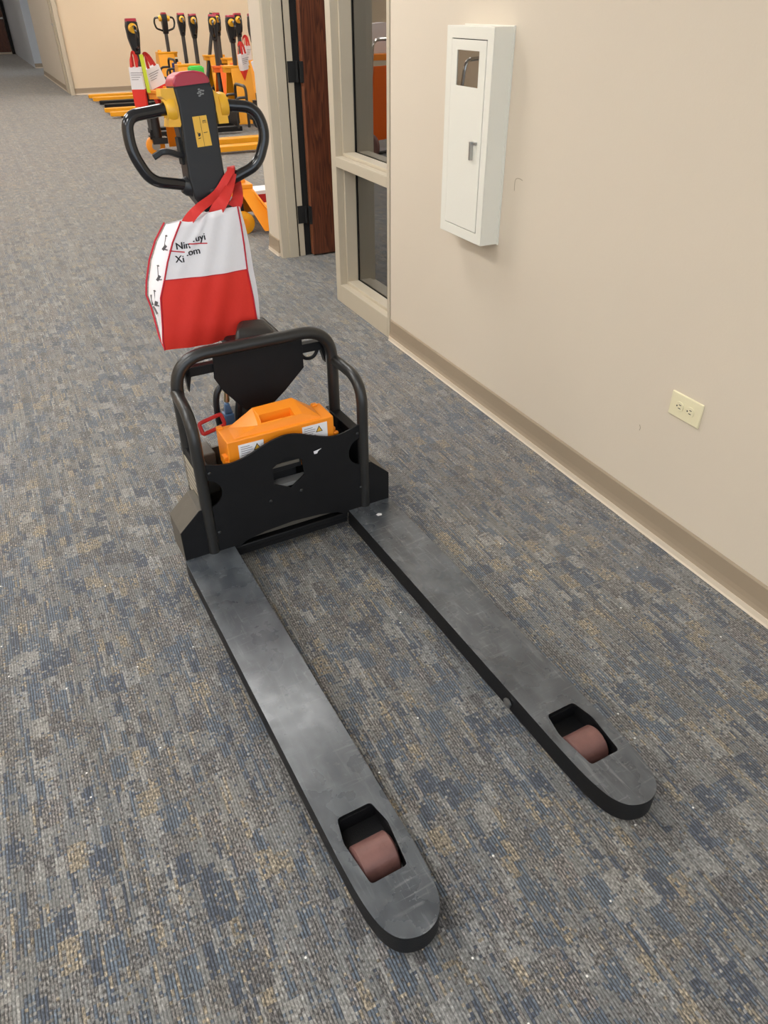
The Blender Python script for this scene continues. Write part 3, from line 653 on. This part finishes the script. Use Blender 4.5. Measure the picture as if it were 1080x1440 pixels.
def front_pt(r, t):
    xl, zl, xr, zr = r[:4]; x = xl+(xr-xl)*t; z = zl+(zr-zl)*t
    k = (.940-(zl+zr)/2)/.345
    top = max(0, 1-k*9)
    z += top*(-.010*math.sin(math.pi*min(1, t*2.2))*(t < .4545) + .004*math.sin(math.pi*t))
    if k > .9: z -= .012*math.sin(math.pi*t)*(k-.9)/.1
    kk = max(0, min(1, k))
    b = .012*math.sin(math.pi*t)*math.sin(math.pi*(kk*.9+.1)) + .0022*math.sin(9*t+5*kk)*math.sin(math.pi*t) + .003*math.sin(14*(t+.5*kk))*math.sin(math.pi*t)*(1-kk)
    b += .0016*math.sin(math.pi*t)*(math.sin(23*t+9*kk)+math.sin(11*kk-6*t))*(.4+kk)
    b += .007*math.exp(-((t-.42+.75*kk)/.045)**2)*max(0, 1-kk*2.0)   # diagonal fold
    return Vector((x, .302 - b, z))
NT = 48
def bag_ring(r):
    P = [front_pt(r, i/NT) for i in range(NT+1)]
    k = max(0, min(1, (.940-(r[1]+r[3])/2)/.345))
    xr, zr = r[2], r[3]; gx, gz, yg, yb = r[4:8]
    bulge = .012*math.sin(math.pi*k)
    P += [Vector((xr+.010+bulge, .311, zr-.003)), Vector((xr+.004, yb, zr-.004))]
    for i in (1, 2, 3): P.append(Vector((xr+(-.06-xr)*i/3, yb+(.345-yb)*(i/3)**2, zr+(gz-zr)*i/6)))
    P += [Vector((gx+.04, yg, gz)), Vector((gx+.006, yg, gz-.004)), Vector((gx, (yg+.32)/2, gz-.002)), Vector(((gx+r[0])/2-.004, .318, (gz+r[1])/2))]
    return P
rings = [bag_ring(r) for r in rows]; n = len(rings[0])
vs = [p for r in rings for p in r]; fs = []; mi = []
for k in range(len(rings)-1):
    for i in range(n):
        j = (i+1) % n; fs.append((k*n+i, k*n+j, (k+1)*n+j, (k+1)*n+i))
        side = i >= NT and i < NT+2 or i >= n-3
        mi.append(1 if (k >= 10 and not side) else (1 if k >= 25 and side else 0))
fs.append(tuple((len(rings)-1)*n+i for i in range(n))); mi.append(1)
bm_ = MB(); bm_.add(vs, fs); bm_.m = mi
bo = bm_.build('bag_body', ['bag_w', 'bag_r'], BG, smooth=True, ang=70)
sd = bo.modifiers.new('thickness', 'SOLIDIFY'); sd.thickness = .0012; sd.offset = -1
def seam_line(pts, r=.0016, name='piping'): MB().tube(pts, r, 8).build(name, 'piping', BG, smooth=True)
seam_line([front_pt(r, 0)+Vector((-.001, -.001, 0)) for r in rows], .0022)
seam_line([front_pt(r, 1)+Vector((.001, -.001, 0)) for r in rows], .0022)
seam_line([Vector((r[4]-.001, r[6]-.006, r[5])) for r in rows], .0026)
seam_line([front_pt(rows[10], t/20)+Vector((0, -.0006, 0)) for t in range(21)], .0012)
def on_front(x, z):
    """point on the bag's front at local x, z"""
    for k in range(len(rows)-1):
        a, b = rows[k], rows[k+1]
        t = (x-a[0])/(a[2]-a[0]); t = max(0, min(1, t))
        pa, pb = front_pt(a, t), front_pt(b, t)
        if pb.z <= z or k == len(rows)-2:
            f = max(0, min(1, (pa.z-z)/(pa.z-pb.z))); y = pa.y+(pb.y-pa.y)*f
            return Vector((x, y-.0016, z))
def front_print(name, vs, fs, m_, th=.0006):
    t = MB(); n = len(vs)
    t.add([on_front(v[0], v[1]) for v in vs], fs)
    return t.build(name, m_, BG)
def put_text(body, size, x, z, rot):
    tv, tf = text_geo(body, size); c, s_ = math.cos(rot), math.sin(rot)
    tv = [(x+(v.x*c-v.y*s_), z+(v.x*s_+v.y*c)) for v in tv]
    # embolden a little by adding a shifted copy
    front_print('lettering', tv+[(a+.0014, b+.0003) for a, b in tv], tf+[tuple(i+len(tv) for i in f) for f in tf], 'ink')
put_text('uyi', .0255, -.0925, .8775, .03)
put_text('.', .0255, -.1000, .8775, .03)
put_text('Nin', .0255, -.146, .8625, .0)
put_text('.om', .0255, -.1225, .8440, .04)
put_text('Xi', .0255, -.153, .8295, -.03)
def strip(pts, w_):
    vs = []; fs = []
    for i, (x, z) in enumerate(pts): vs += [(x, z-w_/2), (x, z+w_/2)]
    for i in range(len(pts)-1): fs.append((2*i, 2*i+2, 2*i+3, 2*i+1))
    front_print('red_line', vs, fs, 'piping')
strip([(-.110+.0098*i, .8735-.0008*i) for i in range(6)], .003)
strip([(-.163+.0065*i, .8610-.0012*i) for i in range(7)], .003)
# little pallet truck marks down the left gusset
def gpt(a, b):   # a 0..1 across the gusset from its front seam, b = z
    for k in range(len(rows)-1):
        if rows[k+1][1] <= b:
            f = (rows[k][1]-b)/(rows[k][1]-rows[k+1][1]); r = [p+(q-p)*f for p, q in zip(rows[k], rows[k+1])]; break
    A = Vector((r[0], .302, r[1])); B_ = Vector(((r[4]+r[0])/2-.004, .318, (r[5]+r[1])/2)); Cc = Vector((r[4], (r[6]+.32)/2, r[5]-.002))
    p = A.lerp(B_, a*2) if a < .5 else B_.lerp(Cc, a*2-1)
    return p + Vector((-.0016, -.0016, 0))
def gus(pts, w_, name):
    g_ = MB()
    for p, q in zip(pts, pts[1:]):
        a, b = gpt(*p), gpt(*q); d = (b-a).normalized(); s_ = d.cross(Vector((-.5, -.85, 0))).normalized()*w_/2
        g_.add([a-s_, a+s_, b+s_, b-s_], [(0, 1, 2, 3)])
    return g_
for zc, k_ in ((.880, 1), (.808, 1), (.742, 1.25)):
    g_ = MB()
    for pts, w_ in (([(.62, zc+.020*k_), (.45, zc-.008*k_)], .0022*k_), ([(.52, zc+.021*k_), (.66, zc+.020*k_)], .0045*k_), ([(.36, zc-.004*k_), (.52, zc-.014*k_)], .007*k_), ([(.50, zc-.012*k_), (.18, zc-.016*k_)], .003*k_)):
        q = gus(pts, w_, 'x'); g_.add(q.v, q.f)
    g_.build('printed_mark', 'ink_soft', BG)
g_ = gus([(.80, .722), (.50, .700)], .007, 'x'); g_.build('printed_mark', 'ink_soft', BG)
g_ = gus([(.85, .757), (.80, .725)], .006, 'x'); g_.build('printed_mark', 'ink_soft', BG)
# straps, looped over the right-hand grip
bar = tp(.050, .412, -.006)
VIEW = Vector((-.12, -.86, .50))
def strap(pts, w0, w1, n_=5):
    P = smooth_line(pts, n_); k = len(P)
    sides = [((P[min(i+1, k-1)]-P[max(i-1, 0)]).normalized()).cross(VIEW) for i in range(k)]
    ribbon(t := MB(), P, [w0+(w1-w0)*i/(k-1) for i in range(k)], sides, .0024)
    t.build('strap', 'strap', BG, smooth=True, ang=50)
strap([Vector((-.112, .309, .905)), Vector((-.098, .306, .930)), Vector((-.068, .300, .957)), tp(-.010, .388, .034), tp(.028, .422, .030), tp(.052, .437, .016)], .030, .016)
strap([Vector((-.030, .312, .915)), Vector((-.018, .309, .945)), Vector((.004, .304, .972)), tp(.030, .400, .033), tp(.052, .428, .018)], .040, .018)
ribbon(t1 := MB(), smooth_line([tp(.046, .428, .018), tp(.053, .441, .004), tp(.062, .436, -.020), tp(.064, .405, -.028)], 5), [.020]*16, [TE]*16, .0024); t1.build('strap', 'strap', BG, smooth=True, ang=50)
strap([tp(.066, .425, -.024), tp(.070, .395, -.026), Vector((.052, .335, .965)), Vector((.034, .320, .944))], .020, .034)

# ================================================================== TRUCKS STANDING IN THE HALL
def mini_truck(label, loc, rot, body='truck_yellow', forkm='truck_yellow', bh=.62, tyaw=0, lean=0, fl=1.12, hoop=False, tiller=True, fw=.26, cap='red_cap', name='pallet_truck', group=None, ztop=1.25, fork_hw=.075, wheelm='plastic', cowl=True, wy=.33, wx=0, tl=.01, tl2=.28, wr=.10, gb=.30, ty=.345, pu=.30):
    r = empty(name, loc, rot); tag(r, label, 'pallet truck', group)
    for s in (-1, 1):
        c = s*fw; k = fork_hw
        ol = [(c-k, 0), (c+k, 0), (c+k, -fl+.12), (c+k*.8, -fl+.04), (c+k*.35, -fl), (c-k*.35, -fl), (c-k*.8, -fl+.04), (c-k, -fl+.12)]
        fk = MB().prism(ol, .028, .083).build('fork', forkm, r, bevel=.004)
        MB().cyl((c-.035, -fl+.17, .036), (c+.035, -fl+.17, .036), .035).build('load_roller', 'plastic', fk, smooth=True)
    if cowl:
        a = fw+.06
        b_ = MB()
        def fp(p, q, d): return (p, tl*(q-.03)/(bh-.03)+d, q)
        b_.prism([(-a, .03), (a, .03), (a, .12), (.10, bh), (-.10, bh), (-a, .12)], -.005, .012, f=fp)
        for s in (-1, 1):
            b_.hexa([(s*a-s*.012, .01, .03), (s*a, .01, .03), (s*a, gb, .03), (s*a-s*.012, gb, .03), (s*.098, tl, bh), (s*.11, tl, bh), (s*.11, tl2, bh), (s*.098, tl2, bh)])
        b_.build('cowl', body, r, bevel=.004)
        e_ = max(tl2+.08, .33)
        MB().prism([(-.11, tl-.005), (.11, tl-.005), (.11, tl2), (.055, e_), (-.055, e_), (-.11, tl2)], bh, bh+.03).prism([(-.095, tl2-.02), (.095, tl2-.02), (.05, e_-.01), (-.05, e_-.01)], bh-.05, bh).build('top_plate', body, r, bevel=.004)
        MB().cyl((0, tl+.05, bh+.03), (0, tl+.05, bh+.06), .035, .028).build('cap_nut', body, r, smooth=True)
    if hoop:
        MB().tube(fillet([(-.235, .1, .06), (-.235, .1, bh+.02), (.235, .1, bh+.02), (.235, .1, .06)], .09, 8), .018, 10).build('hoop', 'tube', r, smooth=True)
        for s in (-1, 1): MB().tube(fillet([(s*.24, -.05, .06), (s*.24, -.05, bh-.1), (s*.235, .1, bh-.1)], .07, 6), .016, 8).build('side_tube', 'tube', r, smooth=True)
        MB().box((-.22, -.055, .08), (.22, -.045, bh-.22)).build('front_plate', 'black', r)
    MB().cyl((0, pu, .16), (0, pu, bh-.16), .058, .05).box((-.07, pu-.1, .12), (.07, pu+.06, .18)).cyl((0, pu+.03, bh-.16), (0, pu+.03, bh-.08), .03).build('pump', 'plastic', r, smooth=True)
    wl = MB().lathe((wx-.03, wy, wr), (1, 0, 0), [(0, wr-.015), (.006, wr), (.054, wr), (.06, wr-.015)], 24).build('drive_wheel', wheelm, r, smooth=True)
    MB().cyl((wx-.034, wy, wr), (wx+.034, wy, wr), wr*.45, n=16).build('hub', 'truck_amber' if wheelm == 'truck_yellow' else 'steel', wl, smooth=True)
    MB().cyl((0, pu+.03, .19), (0, pu+.03, .26), .04).box((-.05, pu-.02, .17), (.05, pu+.08, .20)).build('steering_fork', 'black', r)
    if tiller:
        b0 = Vector((0, ty, .24)); zt = ztop
        tt = Vector((math.sin(tyaw)*lean, math.cos(tyaw)*lean, 1)).normalized(); ee = Vector((math.cos(tyaw), -math.sin(tyaw), 0)); ee = (ee-tt*ee.dot(tt)).normalized(); nn = ee.cross(tt)
        Lg = (zt-b0.z)/tt.z
        q_ = lambda u, v, w_=0: b0 + ee*u + tt*v + nn*w_
        g = lambda p, q, d: q_(p, q, d)
        MB().cyl(q_(0, 0), q_(0, Lg-.28),   .030, n=12).build('tiller_shaft', 'shaft', r, smooth=True)
        MB().prism([(-.055, Lg-.01), (.052, Lg-.02), (.058, Lg-.12), (.030, Lg-.30), (-.030, Lg-.30), (-.062, Lg-.16), (-.066, Lg-.06)], -.045, .045, f=lambda p, q, d: q_(d, q, p)).build('handle_head', 'plastic', r, bevel=.01)
        MB().prism([(-.046, Lg-.022), (-.034, Lg+.008), (.034, Lg+.008), (.046, Lg-.022)], -.058, .050, f=g).build('stop_button', cap, r, bevel=.008)
        for s in (-1, 1):
            MB().tube(fillet([q_(s*.06, Lg-.06), q_(s*.16, Lg-.07), q_(s*.175, Lg-.14), q_(s*.15, Lg-.22), q_(s*.03, Lg-.26)], .03, 5), .015, 10).build('handle_loop', 'gloss', r, smooth=True)
            MB().cyl(q_(s*.045, Lg-.075, -.005), q_(s*.092, Lg-.085, -.005), .046, .036, 16).build('throttle', 'yellow', r, smooth=True)
    return r
H90 = math.radians(90)
n1 = mini_truck('amber pallet truck with yellow forks nearest behind the black handle', (2.00, 9.10, 0), H90, 'truck_amber', 'truck_yellow', .60, lean=.02, wheelm='truck_amber', ztop=1.26, tl=.07, tl2=.17, gb=.12)
sT = mini_truck('small amber pallet truck beside the door stub with yellow wheel', (1.78, 5.62, 0), H90, 'truck_amber', 'truck_amber', .285, tiller=False, wheelm='truck_yellow', wy=.245, wx=-.19, tl=.13, tl2=.23, wr=.076, gb=.13)
B_ = mini_truck('yellow pallet truck at the far wall with its round handle seen front-on', (3.05, 15.1, 0), -H90, bh=.66, tyaw=H90, fl=1.24, ty=.22)
C_ = mini_truck('black pallet truck with tube hoop between two yellow ones at the far wall', (2.95, 13.98, 0), -H90, 'black', 'black', .62, hoop=True, cowl=False)
MB().box((-.16, .13, .30), (-.06, .24, .58)).build('battery', 'blue_deep', C_, bevel=.008)
D_ = mini_truck('yellow pallet truck standing third from the far wall, forks toward corridor', (2.86, 12.88, 0), -H90, bh=.60)
E_ = mini_truck('bright orange pallet truck in the hall, the only orange-red one', (3.53, 11.95, 0), H90, 'truck_orange', 'truck_orange', .62, tyaw=.3, ty=.27, pu=.15, wy=.19)
F_t = mini_truck('tall yellow pallet truck right of the orange one', (3.45, 11.12, 0), H90, 'truck_yellow', 'truck_yellow', .67, ty=.18, pu=.15, wy=.19)
G_ = mini_truck('black hooped pallet truck beside the door stub in the hall', (3.02, 10.5, 0), -H90, 'black', 'black', .50, hoop=True, cowl=False, fw=.19, fork_hw=.06, ztop=1.27)
D2 = mini_truck('yellow pallet truck with battered brown handle behind the others', (4.10, 14.6, 0), H90, cap='brass', lean=-.25, pu=.15, wy=.19)
F2 = mini_truck('yellow pallet truck in the back row right of the orange one', (4.25, 12.9, 0), H90, pu=.15, wy=.19)
E2 = mini_truck('yellow pallet truck whose handle stands just behind the orange truck handle', (4.14, 13.68, 0), H90, pu=.15, wy=.19)

def simple_bag(label, loc, rot, w_=.24, h=.30, d=.05, turn=0, tilt=0, grp='promotional tote bags on the hall trucks'):
    """loc = strap peak"""
    r = empty('tote_bag', loc, rot); r.rotation_euler = (0, tilt, rot); tag(r, label, 'bag', grp)
    x0 = -w_/2
    b = MB(); t = -.13
    P = lambda z, f: [(x0*f, -d/2, z), (-x0*f, -d/2, z), (-x0*f, d/2, z), (x0*f, d/2, z)]
    lv = [(t, .88), (t-h*.55, 1.0), (t-h*.55-.001, 1.0), (t-h, .92)]
    vs = [p for z, f in lv for p in P(z, f)]
    b.add(vs[:8], [(0, 1, 5, 4), (1, 2, 6, 5), (2, 3, 7, 6), (3, 0, 4, 7), (0, 3, 2, 1)], 0)
    b.add(vs[8:], [(0, 1, 5, 4), (1, 2, 6, 5), (2, 3, 7, 6), (3, 0, 4, 7), (4, 5, 6, 7)], 1)
    b.build('bag_body', ['bag_w', 'bag_r'], r)
    for s in (-1, 1): ribbon(q := MB(), smooth_line([(-w_*.22, s*d/2, t), (-.02, s*d/3, -.03), (0, 0, 0), (.02, s*d/3, -.03), (w_*.22, s*d/2, t)], 3), [.03]*13, Vector((0, 0, 1)) if False else Vector((.3, 0, 1)), .003); q.build('strap', 'strap', r)
    k = MB()
    for i in range(4): k.box((x0*.7, -d/2-.002, t-.05-.02*i), (x0*.7+.13-.02*i, -d/2-.001, t-.046-.02*i))
    k.build('print', 'ink_soft', r); return r
simple_bag('white and red tote bag hung left of the amber truck handle', (1.585, 9.04, .98), math.radians(-20), w_=.13, h=.36, d=.10)
simple_bag('white and red tote bag hung right of the amber truck handle', (1.735, 9.20, .96), math.radians(15), w_=.19, h=.34, d=.08, tilt=-.30)
simple_bag('white and red tote bag hung from a back row handle beside the stub', (3.98, 12.85, .97), math.radians(40), w_=.15, h=.34, d=.08)
simple_bag('white and red tote bag hung from the tall yellow truck handle', (3.33, 11.0, .96), math.radians(30), w_=.14, h=.33, d=.07, tilt=-.12)
simple_bag('white and red tote bag hung from the hooped black truck', (3.30, 10.36, .93), math.radians(-15), w_=.22, h=.33, d=.08, tilt=-.35)
tagm = MB().hexa([(0, 0, 0), (.035, 0, -.005), (.035, .004, -.005), (0, .004, 0), (-.02, 0, .34), (.02, 0, .34), (.02, .004, .34), (-.02, .004, .34)]).build('hang_tag', 'lime', None, loc=(1.66, 9.0, .62))
tag(tagm, 'lime green strip tag hanging on the amber truck tiller', 'tag')
gb = MB().box((-.10, -.09, 0), (.10, .09, .20)).box((-.085, -.075, .2), (.085, .075, .215)).build('battery_box', 'green', None, bevel=.01, loc=(3.03, 12.35, .42)); tag(gb, 'bright green box on the stand behind the trucks', 'box')
gs_ = empty('stand', (3.03, 12.35, 0)); tag(gs_, 'grey metal stand under the green box in the hall', 'stand')
MB().box((-.12, -.11, .395), (.12, .11, .42)).build('shelf', 'grey', gs_)
for a, b in ((-1, -1), (1, -1), (-1, 1), (1, 1)): MB().box((a*.11-.01, b*.1-.01, 0), (a*.11+.01, b*.1+.01, .395)).build('leg', 'grey', gs_)
bc = MB().box((-.15, -.10, 0), (.15, .10, .11)).box((-.152, -.102, .085), (.152, .102, .112), 1).build('carton', ['red', 'paper'], None, loc=(1.90, 6.35, 0)); tag(bc, 'small red and white carton on the carpet behind the amber truck', 'carton')

# things left of the frame: only seen mirrored in the sidelight and the cabinet pane
mini_truck('orange pallet truck mirrored in the sidelight glass', (-1.35, 9.3, 0), math.radians(200), 'truck_orange', 'truck_orange', .62, tiller=False)
def hand_truck(loc, rz, label, panel, k=1.0):
    ht = empty('hand_truck', loc, rz); tag(ht, label, 'hand truck')
    MB().tube(fillet([(-.2, 0, .1), (-.2, .12, 1.08*k), (.2, .12, 1.08*k), (.2, 0, .1)], .08, 6), .015, 10).build('handle', 'chrome', ht, smooth=True)
    MB().hexa([(-.17, 0, .15), (.17, 0, .15), (.17, .02, .15), (-.17, .02, .15), (-.17, .09, .85*k), (.17, .09, .85*k), (.17, .11, .85*k), (-.17, .11, .85*k)]).build('back_panel', panel, ht)
    MB().box((-.2, -.25, .02), (.2, 0, .035)).build('toe_plate', 'grey', ht)
    for s in (-1, 1): MB().lathe((s*.23-.02, .1, .12), (1, 0, 0), [(0, .11), (.01, .12), (.03, .12), (.04, .11)], 20).build('wheel', 'pu', ht, smooth=True)
hand_truck((-.52, 7.95, 0), math.radians(160), 'orange hand truck with chrome U handle mirrored in the sidelight', 'truck_orange')
hand_truck((-.75, 6.05, 0), math.radians(150), 'amber hand truck with chrome handle mirrored in the cabinet pane', 'truck_amber', .93)
st_ = empty('push_broom', (-.55, 5.55, 0), math.radians(20)); tag(st_, 'wooden broom mirrored in the cabinet pane', 'broom')
MB().cyl((0, 0, .08), (.25, .1, 1.35), .016, n=12).build('handle', 'pine', st_, smooth=True)
MB().box((-.25, -.04, .05), (.25, .04, .09)).box((-.24, -.03, 0), (.24, .03, .05)).build('brush_head', 'pine', st_, bevel=.004)
rk = empty('work_table', (-2.25, 11.6, 0), .2); tag(rk, 'low orange work table with a pale bag mirrored in the sidelight', 'table')
MB().box((-.6, -.4, .68), (.6, .4, .76)).build('table_top', 'orange', rk, bevel=.005)
for a in (-1, 1):
    for b in (-1, 1): MB().box((a*.55-.03, b*.35-.03, 0), (a*.55+.03, b*.35+.03, .68)).build('leg', 'black', rk)
sk = MB().prism(round_poly([(-.22, 0), (.22, 0), (.18, .36), (-.16, .38)], .06), -.12, .12, axis='y').build('cushion', 'bag_w', None, bevel=.03, loc=(-2.2, 11.5, .762)); tag(sk, 'pale cushion on the orange table mirrored in the sidelight', 'cushion')
